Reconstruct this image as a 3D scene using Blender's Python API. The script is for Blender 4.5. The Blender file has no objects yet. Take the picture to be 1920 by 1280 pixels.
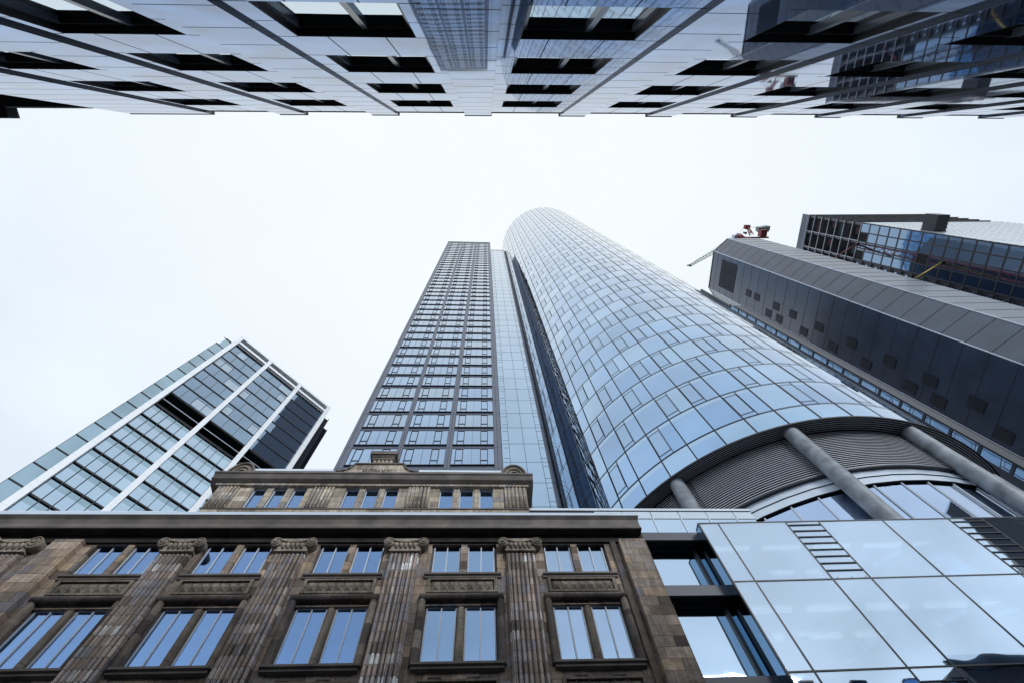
import bpy, math, random
from mathutils import Vector, Matrix
random.seed(7)
R = math.radians
scene = bpy.context.scene
# ------------------------------------------------------------------ camera
cam_d = bpy.data.cameras.new("camera")
cam = bpy.data.objects.new("camera", cam_d)
scene.collection.objects.link(cam)
scene.camera = cam
cam_d.sensor_width = 36.0
cam_d.lens = 36.0 * 900 / 1920          # wide angle, looking almost straight up
cam_d.clip_start = 0.05
cam_d.clip_end = 6000
FWD = Vector((911 - 960, 314 - 640, 900)).normalized()      # zenith seen in camera space (right, down, forward)
bx_ = (Vector((1, 0, 0)) - FWD * FWD.x).normalized()
by_ = FWD.cross(bx_)
Bm = Matrix((bx_, by_, FWD))
right, down, fwd = Bm.col[0], Bm.col[1], Bm.col[2]
rot = Matrix((right, -down, -fwd)).transposed().to_4x4()
EYE = 1.6
cam.matrix_world = Matrix.Translation((0, 0, EYE)) @ rot
# ------------------------------------------------------------------ world: overcast sky over a Nishita sky
SUN_EL, SUN_ROT = R(24), R(152)   # thin veiled sun, lower than anything the glass can mirror to the camera
w = bpy.data.worlds.new("World"); scene.world = w; w.use_nodes = True
nt = w.node_tree; nt.nodes.clear()
out = nt.nodes.new('ShaderNodeOutputWorld')
bg = nt.nodes.new('ShaderNodeBackground'); bg.inputs['Strength'].default_value = 0.12
sky = nt.nodes.new('ShaderNodeTexSky'); sky.sky_type = 'NISHITA'; sky.sun_disc = False
sky.sun_elevation = SUN_EL; sky.sun_rotation = SUN_ROT
nt.links.new(sky.outputs[0], bg.inputs['Color'])
tc = nt.nodes.new('ShaderNodeTexCoord')
sep = nt.nodes.new('ShaderNodeSeparateXYZ'); nt.links.new(tc.outputs['Generated'], sep.inputs[0])
elev = nt.nodes.new('ShaderNodeValToRGB')
e = elev.color_ramp.elements
e[0].position = 0.0; e[0].color = (1.0, 1.12, 1.3, 1)
e[1].position = 0.97; e[1].color = (0.995, 1.05, 1.08, 1)
for p_, c_ in ((0.45, (1.05, 1.2, 1.35, 1)), (0.62, (0.85, 0.95, 1.06, 1)), (0.82, (0.93, 1.0, 1.06, 1))):
    el = e.new(p_); el.color = c_
nt.links.new(sep.outputs['Z'], elev.inputs[0])
nz = nt.nodes.new('ShaderNodeTexNoise'); nz.inputs['Scale'].default_value = 3.2; nz.inputs['Detail'].default_value = 7; nz.inputs['Distortion'].default_value = .6
nt.links.new(tc.outputs['Generated'], nz.inputs['Vector'])
rm = nt.nodes.new('ShaderNodeMapRange'); rm.inputs['From Min'].default_value = .3; rm.inputs['From Max'].default_value = .7
rm.inputs['To Min'].default_value = -1; rm.inputs['To Max'].default_value = 1
nt.links.new(nz.outputs[0], rm.inputs['Value'])
amp = nt.nodes.new('ShaderNodeMapRange')   # the cloud base shows more structure lower down
amp.inputs['From Min'].default_value = .45; amp.inputs['From Max'].default_value = .80; amp.inputs['To Min'].default_value = .22; amp.inputs['To Max'].default_value = .012
nt.links.new(sep.outputs['Z'], amp.inputs['Value'])
ma = nt.nodes.new('ShaderNodeMath'); ma.operation = 'MULTIPLY_ADD'; ma.inputs[2].default_value = 1.0
nt.links.new(rm.outputs[0], ma.inputs[0]); nt.links.new(amp.outputs[0], ma.inputs[1])
cl = nt.nodes.new('ShaderNodeBackground'); nt.links.new(elev.outputs[0], cl.inputs['Color']); nt.links.new(ma.outputs[0], cl.inputs['Strength'])
mx = nt.nodes.new('ShaderNodeMixShader'); mx.inputs[0].default_value = 0.93
nt.links.new(bg.outputs[0], mx.inputs[1]); nt.links.new(cl.outputs[0], mx.inputs[2]); nt.links.new(mx.outputs[0], out.inputs[0])
sun_d = bpy.data.lights.new("sun", 'SUN'); sun_d.energy = 1.5; sun_d.angle = R(16); sun_d.color = (.94, .975, 1)
sun = bpy.data.objects.new("sun", sun_d); scene.collection.objects.link(sun)
sd = Vector((math.sin(SUN_ROT) * math.cos(SUN_EL), math.cos(SUN_ROT) * math.cos(SUN_EL), math.sin(SUN_EL)))
sun.rotation_euler = sd.to_track_quat('Z', 'Y').to_euler(); sun.location = sd * 500
scene.view_settings.view_transform = 'Standard'; scene.view_settings.look = 'None'
scene.view_settings.exposure = 0.0; scene.view_settings.gamma = 1.0
scene.view_settings.use_curve_mapping = False

# ------------------------------------------------------------------ helpers
COL = scene.collection
def tag(o, label=None, cat=None, group=None, kind=None):
    for k, v in (('label', label), ('category', cat), ('group', group), ('kind', kind)):
        if v: o[k] = v
    return o
def thing(name, label, cat, loc=(0, 0), rz=0.0, group=None):
    o = bpy.data.objects.new(name, None); COL.objects.link(o)
    o.empty_display_size = 1
    o.location = (loc[0], loc[1], 0); o.rotation_euler = (0, 0, rz)
    return tag(o, label, cat, group)
def ccw(pts, want=True):
    a = sum(p[0] * q[1] - q[0] * p[1] for p, q in zip(pts, list(pts[1:]) + [pts[0]]))
    return list(pts) if (a > 0) == want else list(reversed(pts))
class MB:
    """collects faces; z counts from the camera's eye (1.6 m above the street)"""
    def __init__(s): s.v = []; s.f = []; s.m = []; s.sm = []
    def face(s, pts, m=0, smooth=False):
        n = len(s.v); s.v += [tuple(p) for p in pts]; s.f.append(tuple(range(n, n + len(pts)))); s.m.append(m); s.sm.append(smooth)
    def box(s, u0, u1, v0, v1, z0, z1, m=0):
        n = len(s.v)
        s.v += [(u0, v0, z0), (u1, v0, z0), (u1, v1, z0), (u0, v1, z0), (u0, v0, z1), (u1, v0, z1), (u1, v1, z1), (u0, v1, z1)]
        for f in ((0, 3, 2, 1), (4, 5, 6, 7), (0, 1, 5, 4), (1, 2, 6, 5), (2, 3, 7, 6), (3, 0, 4, 7)):
            s.f.append(tuple(n + i for i in f)); s.m.append(m); s.sm.append(False)
    def prism(s, poly, z0, z1, m=0, mt=None, smooth=False):
        poly = ccw(poly); n = len(s.v); k = len(poly)
        s.v += [(x, y, z0) for x, y in poly] + [(x, y, z1) for x, y in poly]
        s.f.append(tuple(n + i for i in reversed(range(k)))); s.m.append(mt if mt is not None else m); s.sm.append(False)
        s.f.append(tuple(n + k + i for i in range(k))); s.m.append(mt if mt is not None else m); s.sm.append(False)
        for i in range(k):
            j = (i + 1) % k
            s.f.append((n + i, n + j, n + k + j, n + k + i)); s.m.append(m); s.sm.append(smooth)
    def extr(s, prof, v0, v1, m=0, smooth=False):
        """profile in (u,z) extruded along v"""
        prof = ccw(prof); n = len(s.v); k = len(prof)
        s.v += [(u, v0, z) for u, z in prof] + [(u, v1, z) for u, z in prof]
        s.f.append(tuple(n + i for i in range(k))); s.m.append(m); s.sm.append(False)
        s.f.append(tuple(n + k + i for i in reversed(range(k)))); s.m.append(m); s.sm.append(False)
        for i in range(k):
            j = (i + 1) % k
            s.f.append((n + j, n + i, n + k + i, n + k + j)); s.m.append(m); s.sm.append(smooth)
    def prof(s, pr, u0, u1, m=0):
        """profile in (v,z) extruded along u"""
        pr = ccw(pr, False); n = len(s.v); k = len(pr)
        s.v += [(u0, v, z) for v, z in pr] + [(u1, v, z) for v, z in pr]
        s.f.append(tuple(n + i for i in range(k))); s.m.append(m); s.sm.append(False)
        s.f.append(tuple(n + k + i for i in reversed(range(k)))); s.m.append(m); s.sm.append(False)
        for i in range(k):
            j = (i + 1) % k
            s.f.append((n + j, n + i, n + k + i, n + k + j)); s.m.append(m); s.sm.append(False)
    def tube(s, a, b, r, n=10, m=0, r2=None, caps=True):
        a = Vector(a); b = Vector(b); d = (b - a).normalized(); r2 = r if r2 is None else r2
        t = Vector((0, 0, 1)) if abs(d.z) < .9 else Vector((1, 0, 0))
        p = d.cross(t).normalized(); q = d.cross(p); k = len(s.v)
        for c, rr in ((a, r), (b, r2)):
            for i in range(n):
                an = 2 * math.pi * i / n; s.v.append(tuple(c + p * rr * math.cos(an) + q * rr * math.sin(an)))
        for i in range(n):
            j = (i + 1) % n; s.f.append((k + j, k + n + j, k + n + i, k + i)); s.m.append(m); s.sm.append(n > 4)
        if caps:
            if n > 9:
                k2 = len(s.v); s.v += s.v[k:k + 2 * n]; k = k2
            s.f.append(tuple(k + i for i in reversed(range(n)))); s.m.append(m); s.sm.append(False)
            s.f.append(tuple(k + n + i for i in range(n))); s.m.append(m); s.sm.append(False)
    def bar(s, a, b, w_, m=0): s.tube(a, b, w_ * .7071, 4, m)
    def mesh(s, name, mats):
        me = bpy.data.meshes.new(name); me.from_pydata(s.v, [], s.f); me.update()
        for m in mats: me.materials.append(m)
        me.polygons.foreach_set('material_index', s.m); me.polygons.foreach_set('use_smooth', s.sm)
        return me
    def build(s, name, mats, parent=None, label=None, kind=None, off=(0, 0, 0)):
        if not isinstance(mats, (list, tuple)): mats = [mats]
        return place(s.mesh(name, mats), name, parent, off, label, kind)
def place(me, name, parent=None, off=(0, 0, 0), label=None, kind=None, sub=False):
    o = bpy.data.objects.new(name, me); COL.objects.link(o)
    o.parent = parent; o.location = (off[0], off[1], off[2] + (0 if sub else EYE))
    return tag(o, label, kind=kind)

# ------------------------------------------------------------------ materials
def newmat(name):
    m = bpy.data.materials.new(name); m.use_nodes = True; n = m.node_tree
    return m, n, n.nodes['Principled BSDF']
def N(n, t, **k):
    x = n.nodes.new(t)
    for a, b in k.items():
        if a in x.inputs: x.inputs[a].default_value = b
        else: setattr(x, a, b)
    return x
def ocoord(n):
    return N(n, 'ShaderNodeTexCoord').outputs['Object']
def noise_col(n, p, c, amt, scale, det=4, vec=None, dist=0):
    """base colour c varied by noise by +-amt"""
    tx = N(n, 'ShaderNodeTexNoise', Scale=scale, Detail=det, Distortion=dist); n.links.new(vec or ocoord(n), tx.inputs['Vector'])
    r = N(n, 'ShaderNodeValToRGB'); r.color_ramp.elements[0].position = .32; r.color_ramp.elements[1].position = .68
    r.color_ramp.elements[0].color = tuple(x * (1 - amt) for x in c) + (1,)
    r.color_ramp.elements[1].color = tuple(min(1, x * (1 + amt)) for x in c) + (1,)
    n.links.new(tx.outputs[0], r.inputs[0]); n.links.new(r.outputs[0], p.inputs['Base Color'])
    return tx, r
def bump(n, p, src, strength, dist=.02):
    b = N(n, 'ShaderNodeBump', Strength=strength, Distance=dist); n.links.new(src, b.inputs['Height']); n.links.new(b.outputs[0], p.inputs['Normal'])
def mirror_glass(name, c, rough=.03, wav=.02, wscale=.35, amt=.08, coat=1.75, see=0.0):
    """coated facade glass: tinted at steep view, sky-bright at grazing view"""
    m, n, p = newmat(name); noise_col(n, p, c, amt, .12, 2)
    p.inputs['Metallic'].default_value = 1; p.inputs['Roughness'].default_value = rough
    p.inputs['Coat Weight'].default_value = 1; p.inputs['Coat IOR'].default_value = coat; p.inputs['Coat Roughness'].default_value = rough
    t = N(n, 'ShaderNodeTexNoise', Scale=wscale, Detail=1.5); n.links.new(ocoord(n), t.inputs['Vector'])
    bump(n, p, t.outputs[0], wav, .5)
    if see:
        tr = N(n, 'ShaderNodeBsdfTransparent', Color=(.75, .85, .9, 1)); mi = N(n, 'ShaderNodeMixShader', Fac=see); o_ = n.nodes['Material Output']
        n.links.new(p.outputs[0], mi.inputs[1]); n.links.new(tr.outputs[0], mi.inputs[2]); n.links.new(mi.outputs[0], o_.inputs[0])
    return m
def paint(name, c, rough=.5, amt=.08, scale=1.5, metal=0, ior=1.5, bmp=0):
    m, n, p = newmat(name); t, _ = noise_col(n, p, c, amt, scale)
    p.inputs['Roughness'].default_value = rough; p.inputs['Metallic'].default_value = metal; p.inputs['IOR'].default_value = ior
    if bmp: bump(n, p, t.outputs[0], bmp)
    return m
def blocks(name, bw, bh, pal, mortar=.012, stain=.55, rough=.85, off=.5, course=0):
    """sandstone courses; object u,z as the wall plane"""
    m, n, p = newmat(name); oc = ocoord(n)
    sp = N(n, 'ShaderNodeSeparateXYZ'); n.links.new(oc, sp.inputs[0])
    cb = N(n, 'ShaderNodeCombineXYZ'); n.links.new(sp.outputs['Z'], cb.inputs['Y'])
    ad = N(n, 'ShaderNodeMath', operation='MULTIPLY_ADD'); n.links.new(sp.outputs['Y'], ad.inputs[0]); ad.inputs[1].default_value = 1.0
    n.links.new(sp.outputs['X'], ad.inputs[2]); n.links.new(ad.outputs[0], cb.inputs['X'])
    br = N(n, 'ShaderNodeTexBrick', Color1=(0, 0, 0, 1), Color2=(1, 1, 1, 1), Mortar=(.5, .5, .5, 1), Scale=1.0)
    br.inputs['Mortar Size'].default_value = mortar; br.inputs['Mortar Smooth'].default_value = .3
    br.inputs['Brick Width'].default_value = bw; br.inputs['Row Height'].default_value = bh; br.offset = off
    n.links.new(cb.outputs[0], br.inputs['Vector'])
    r = N(n, 'ShaderNodeValToRGB'); r.color_ramp.interpolation = 'LINEAR'
    els = r.color_ramp.elements
    for i, c in enumerate(pal):
        el = els[i] if i < 2 else els.new(.5)
        el.position = i / (len(pal) - 1); 
    for i, c in enumerate(pal): els[i].position = i / (len(pal) - 1); els[i].color = c + (1,)
    if course:
        b2 = N(n, 'ShaderNodeTexBrick', Color1=(0, 0, 0, 1), Color2=(1, 1, 1, 1), Mortar=(.5, .5, .5, 1), Scale=1.0)
        b2.inputs['Mortar Size'].default_value = 0; b2.inputs['Brick Width'].default_value = course; b2.inputs['Row Height'].default_value = bh; b2.offset = .37
        n.links.new(cb.outputs[0], b2.inputs['Vector'])
        mm = N(n, 'ShaderNodeMix', data_type='RGBA'); mm.inputs[0].default_value = .62
        n.links.new(br.outputs['Color'], mm.inputs[6]); n.links.new(b2.outputs['Color'], mm.inputs[7])
        cr = N(n, 'ShaderNodeMapRange'); cr.inputs['From Min'].default_value = .12; cr.inputs['From Max'].default_value = .9; n.links.new(mm.outputs[2], cr.inputs['Value']); n.links.new(cr.outputs[0], r.inputs[0])
    else: n.links.new(br.outputs['Color'], r.inputs[0])
    t = N(n, 'ShaderNodeTexNoise', Scale=.9, Detail=8, Roughness=.65); n.links.new(oc, t.inputs['Vector'])
    rr = N(n, 'ShaderNodeMapRange'); rr.inputs['From Min'].default_value = .35; rr.inputs['From Max'].default_value = .7
    rr.inputs['To Min'].default_value = stain; rr.inputs['To Max'].default_value = 1.15
    n.links.new(t.outputs[0], rr.inputs['Value'])
    t2 = N(n, 'ShaderNodeTexNoise', Scale=9, Detail=6, Roughness=.7); n.links.new(oc, t2.inputs['Vector'])
    r2 = N(n, 'ShaderNodeMapRange'); r2.inputs['From Min'].default_value = .3; r2.inputs['From Max'].default_value = .7
    r2.inputs['To Min'].default_value = .72; r2.inputs['To Max'].default_value = 1.2
    n.links.new(t2.outputs[0], r2.inputs['Value'])
    mp = N(n, 'ShaderNodeMapping'); mp.inputs['Scale'].default_value = (5.5, 5.5, .35); n.links.new(oc, mp.inputs['Vector'])
    t3 = N(n, 'ShaderNodeTexNoise', Scale=1.0, Detail=5, Roughness=.6); n.links.new(mp.outputs[0], t3.inputs['Vector'])
    r3 = N(n, 'ShaderNodeMapRange'); r3.inputs['From Min'].default_value = .42; r3.inputs['From Max'].default_value = .62
    r3.inputs['To Min'].default_value = .72; r3.inputs['To Max'].default_value = 1.05; n.links.new(t3.outputs[0], r3.inputs['Value'])
    ms = N(n, 'ShaderNodeMath', operation='MULTIPLY'); n.links.new(rr.outputs[0], ms.inputs[0]); n.links.new(r3.outputs[0], ms.inputs[1]); rr = ms
    mu = N(n, 'ShaderNodeMath', operation='MULTIPLY'); n.links.new(rr.outputs[0], mu.inputs[0]); n.links.new(r2.outputs[0], mu.inputs[1])
    jn = N(n, 'ShaderNodeMapRange'); jn.inputs['To Min'].default_value = 1; jn.inputs['To Max'].default_value = .35
    n.links.new(br.outputs['Fac'], jn.inputs['Value'])
    m2 = N(n, 'ShaderNodeMath', operation='MULTIPLY'); n.links.new(mu.outputs[0], m2.inputs[0]); n.links.new(jn.outputs[0], m2.inputs[1])
    vm = N(n, 'ShaderNodeVectorMath', operation='SCALE'); n.links.new(r.outputs[0], vm.inputs[0]); n.links.new(m2.outputs[0], vm.inputs['Scale'])
    n.links.new(vm.outputs[0], p.inputs['Base Color']); p.inputs['Roughness'].default_value = rough
    hs = N(n, 'ShaderNodeMath', operation='MULTIPLY_ADD'); n.links.new(br.outputs['Fac'], hs.inputs[0]); hs.inputs[1].default_value = -1.5
    n.links.new(t2.outputs[0], hs.inputs[2]); bump(n, p, hs.outputs[0], .6, .02)
    return m
PAL = [(0.108, 0.0827, 0.0707), (0.285, 0.209, 0.156), (0.4, 0.322, 0.263), (0.594, 0.433, 0.294), (0.313, 0.297, 0.323), (0.451, 0.33, 0.253), (0.773, 0.603, 0.47)]
PALD = [(0.0723, 0.0551, 0.0472), (0.137, 0.102, 0.0842), (0.176, 0.143, 0.125), (0.225, 0.165, 0.125), (0.137, 0.126, 0.139)]
PALL = [(0.285, 0.228, 0.175), (0.536, 0.438, 0.327), (0.428, 0.365, 0.301), (0.667, 0.56, 0.425), (0.354, 0.324, 0.316)]
PALR = [(0.124, 0.0986, 0.085), (0.286, 0.223, 0.187), (0.429, 0.341, 0.285), (0.323, 0.309, 0.345), (0.342, 0.254, 0.198), (0.498, 0.391, 0.337), (0.399, 0.371, 0.379), (0.543, 0.425, 0.343), (0.9, 0.9, 0.9)]
M = {}
M['ashlar'] = blocks('ashlar_sandstone', .95, .43, PAL)
M['ribs'] = blocks('reeded_sandstone', .205, .40, PALR, off=0, stain=.65, mortar=.016, course=1.6)
M['trim'] = blocks('sandstone_trim', 1.3, .9, PALD, mortar=.006, stain=.5)
M['attic'] = blocks('pale_sandstone', .9, .40, PALL, stain=.7)
M['atticribs'] = blocks('pale_reeded_sandstone', .18, .32, PALL + [(.66, .57, .48)], off=0, stain=.65, course=1.2)
M['carved'] = blocks('carved_sandstone', 3, 3, [(.25, .20, .155), (.36, .30, .24)], stain=.5)
M['capst'] = blocks('carved_capital_stone', 3, 3, [(.36, .30, .24), (.50, .42, .34)], stain=.45)
M['frieze_shade'] = paint('painted_shade_stone', (.03, .026, .024), .9, .5, 1.5)  # deep shade under the cornice, put into a near-black colour
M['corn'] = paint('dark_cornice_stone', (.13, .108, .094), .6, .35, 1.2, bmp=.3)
M['zinc'] = paint('pale_zinc_flashing', (.55, .62, .72), .35, .1, .8)
M['iron'] = paint('dark_iron', (.02, .02, .022), .6)
M['white'] = paint('white_frame_paint', (.62, .68, .76), .4, .05)
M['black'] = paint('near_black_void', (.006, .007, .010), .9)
M['stwin'] = mirror_glass('stone_building_window_glass', (.16, .32, .62), .02, .05, .6, .18, see=.26)
M['stwin2'] = mirror_glass('stone_building_window_glass_pale', (.28, .44, .68), .02, .05, .6, .18, see=.32)  # brighter look of the right-hand bays put into the glass colour
M['stwin3'] = mirror_glass('stone_building_window_glass_paler', (.42, .57, .78), .02, .05, .6, .18, see=.32)
M['roof'] = paint('roof_gravel', (.18, .18, .18), .95, .2, 3)
M['annex'] = mirror_glass('annex_curtain_glass', (.58, .71, .86), .012, .06, .25, .14, 1.9, see=.24)
M['annexw'] = mirror_glass('annex_window_glass', (.52, .67, .84), .02, .05, .3, .10, see=.15)
M['annexd'] = mirror_glass('annex_side_pane_glass', (.10, .26, .42), .02, .03, .3, .10)
M['dark'] = paint('dark_anodised_frame', (.022, .026, .036), .35, .1)
M['steel'] = paint('dark_steel_panel', (.038, .044, .066), .4, .1)
M['bandw'] = paint('pale_glazed_panel', (.58, .66, .75), .2, .06, .6, ior=1.7)
M['alu'] = paint('light_aluminium', (.62, .68, .75), .35, .05)
M['cyl'] = mirror_glass('round_tower_glass', (.19, .365, .61), .02, .06, .16, .15, 2.15)
M['cyl2'] = mirror_glass('round_tower_glass_light', (.25, .43, .64), .02, .06, .16, .15, 2.15)
M['cyl3'] = mirror_glass('round_tower_glass_deep', (.15, .315, .56), .02, .06, .16, .15, 2.15)
M['cyl4'] = mirror_glass('round_tower_spandrel_glass', (.26, .43, .62), .03, .03, .16, .06, 2.25)
M['cylw'] = mirror_glass('round_tower_window_glass', (.18, .345, .56), .02, .03, .3, .10, 2.2)
M['line'] = paint('black_glazing_joint', (.004, .007, .014), .6)
M['room'] = paint('dim_room_wall', (.10, .10, .11), .8)
M['blindw'] = paint('white_blind', (.85, .87, .9), .7, .03)
M['lamp'] = newmat('ceiling_lamp')[0]; M['lamp'].node_tree.nodes['Principled BSDF'].inputs['Emission Color'].default_value = (1, .97, .9, 1); M['lamp'].node_tree.nodes['Principled BSDF'].inputs['Emission Strength'].default_value = 1.6
M['louv'] = paint('grey_louvre_blade', (.42, .44, .48), .4, .1)
M['conc'] = paint('smooth_concrete', (.22, .245, .275), .5, .42, 1.1, bmp=.4)
M['aframe'] = paint('slate_blue_cladding', (.085, .10, .145), .4, .06, .4, ior=1.6)
M['aglass'] = mirror_glass('slab_tower_glass', (.27, .43, .64), .02, .03, .25, .12, 2.0)
M['ag2'] = mirror_glass('slab_tower_glass_light', (.30, .43, .58), .02, .04, .3, .2, 2.0)
M['ag3'] = mirror_glass('slab_tower_glass_deep', (.24, .39, .60), .02, .04, .3, .2, 2.0)
M['bglass'] = mirror_glass('glass_block_glass', (.30, .45, .62), .02, .03, .2, .08)
M['bside'] = paint('black_side_cladding', (.018, .02, .03), .35)
M['lwhite'] = paint('white_tower_column', (.84, .86, .88), .45, .03, .3)
M['lglass'] = mirror_glass('left_tower_glass', (.19, .29, .40), .03, .03, .25, .14)
M['lteal'] = mirror_glass('left_tower_corner_glass', (.27, .39, .46), .03, .04, .2, .2)
M['ldark'] = mirror_glass('left_tower_dark_glass', (.015, .022, .04), .06, .1, .5, .3)
M['blind'] = paint('pale_blind_behind_glass', (.36, .46, .55), .25, .1, ior=1.8)
M['gran'] = None
def polished(name, c, rough, ior, amt=.1, scale=.5, wav=0, wscale=.3):
    m, n, p = newmat(name); noise_col(n, p, c, amt, scale)
    p.inputs['Roughness'].default_value = rough; p.inputs['IOR'].default_value = ior
    if wav:
        t = N(n, 'ShaderNodeTexNoise', Scale=wscale, Detail=1.5); n.links.new(ocoord(n), t.inputs['Vector']); bump(n, p, t.outputs[0], wav, .5)
    return m
M['gran'] = polished('grey_granite_cladding', (.036, .052, .088), .26, 1.75, .2, .25)
M['granw'] = polished('granite_window', (.012, .016, .028), .5, 1.35)
M['seam'] = paint('granite_joint', (.012, .014, .022), .7)
M['topst'] = polished('polished_pale_stone_panel', (.06, .165, .37), .03, 1.5, .4, .8, .006, .4)
M['topst'].node_tree.nodes['Principled BSDF'].inputs['Metallic'].default_value = .88
M['topjt'] = paint('open_panel_joint', (.01, .012, .02), .8)
M['topret'] = polished('dark_return_panel', (.03, .033, .045), .3, 1.5)
M['topgl'] = mirror_glass('polished_facade_window_glass', (.36, .50, .60), .015, .03, .4, .1)
M['topfr'] = polished('grey_window_bar', (.12, .13, .15), .25, 1.6)
M['reveal'] = paint('black_window_reveal', (.006, .006, .008), .5)
# ------------------------------------------------------------------ ground
def flat(name, x0, x1, y0, y1, z, mat):
    b = MB(); b.box(x0, x1, y0, y1, z - EYE - .3, z - EYE); o = b.build(name, mat); tag(o, kind='structure'); return o
M['asph'] = paint('asphalt', (.05, .05, .052), .9, .2, 6, bmp=.3)
M['pave'] = blocks('paving_slabs', .6, .6, [(.22, .22, .22), (.3, .3, .29)], stain=.8)
M['kerb'] = paint('kerb_stone', (.3, .3, .3), .8, .1, 3)
flat('ground', -900, 900, -900, 900, -.02, M['asph'])
flat('road', -120, 160, 2.2, 11.5, 0.0, M['asph'])
flat('pavement', -120, 160, -2.2, 2.0, .12, M['pave'])
flat('pavement', -120, 160, 11.7, 17.0, .12, M['pave'])
flat('kerb', -120, 160, 2.0, 2.2, .125, M['kerb'])
flat('kerb', -120, 160, 11.5, 11.7, .125, M['kerb'])

# ------------------------------------------------------------------ brown sandstone building
def frame_window(parent, off, me_f, me_p, name='window', pane='pane'):
    f = place(me_f, name, parent, off)
    place(me_p, pane, f, sub=True); return f
def window_mesh(w_, h_, fr, bars_u=(), bars_z=(), mats=None, fw=.05, fd=.08, gmat=None, bw=None):
    """origin: bottom-left corner of the opening, frame face at v=0"""
    b = MB(); bw = bw or fw
    b.box(0, fw, 0, fd, 0, h_); b.box(w_ - fw, w_, 0, fd, 0, h_); b.box(fw, w_ - fw, .002, fd, 0, fw); b.box(fw, w_ - fw, .002, fd, h_ - fw, h_)
    for u in bars_u: b.box(u - bw / 2, u + bw / 2, -.01, fd, fw, h_ - fw)
    for z in bars_z: b.box(fw, w_ - fw, .004, fd, z - bw / 2, z + bw / 2)
    p = MB(); p.box(fw * .5, w_ - fw * .5, fd * .5, fd * .9, fw * .5, h_ - fw * .5)
    return b.mesh('window', [fr]), p.mesh('pane', [gmat])

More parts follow.
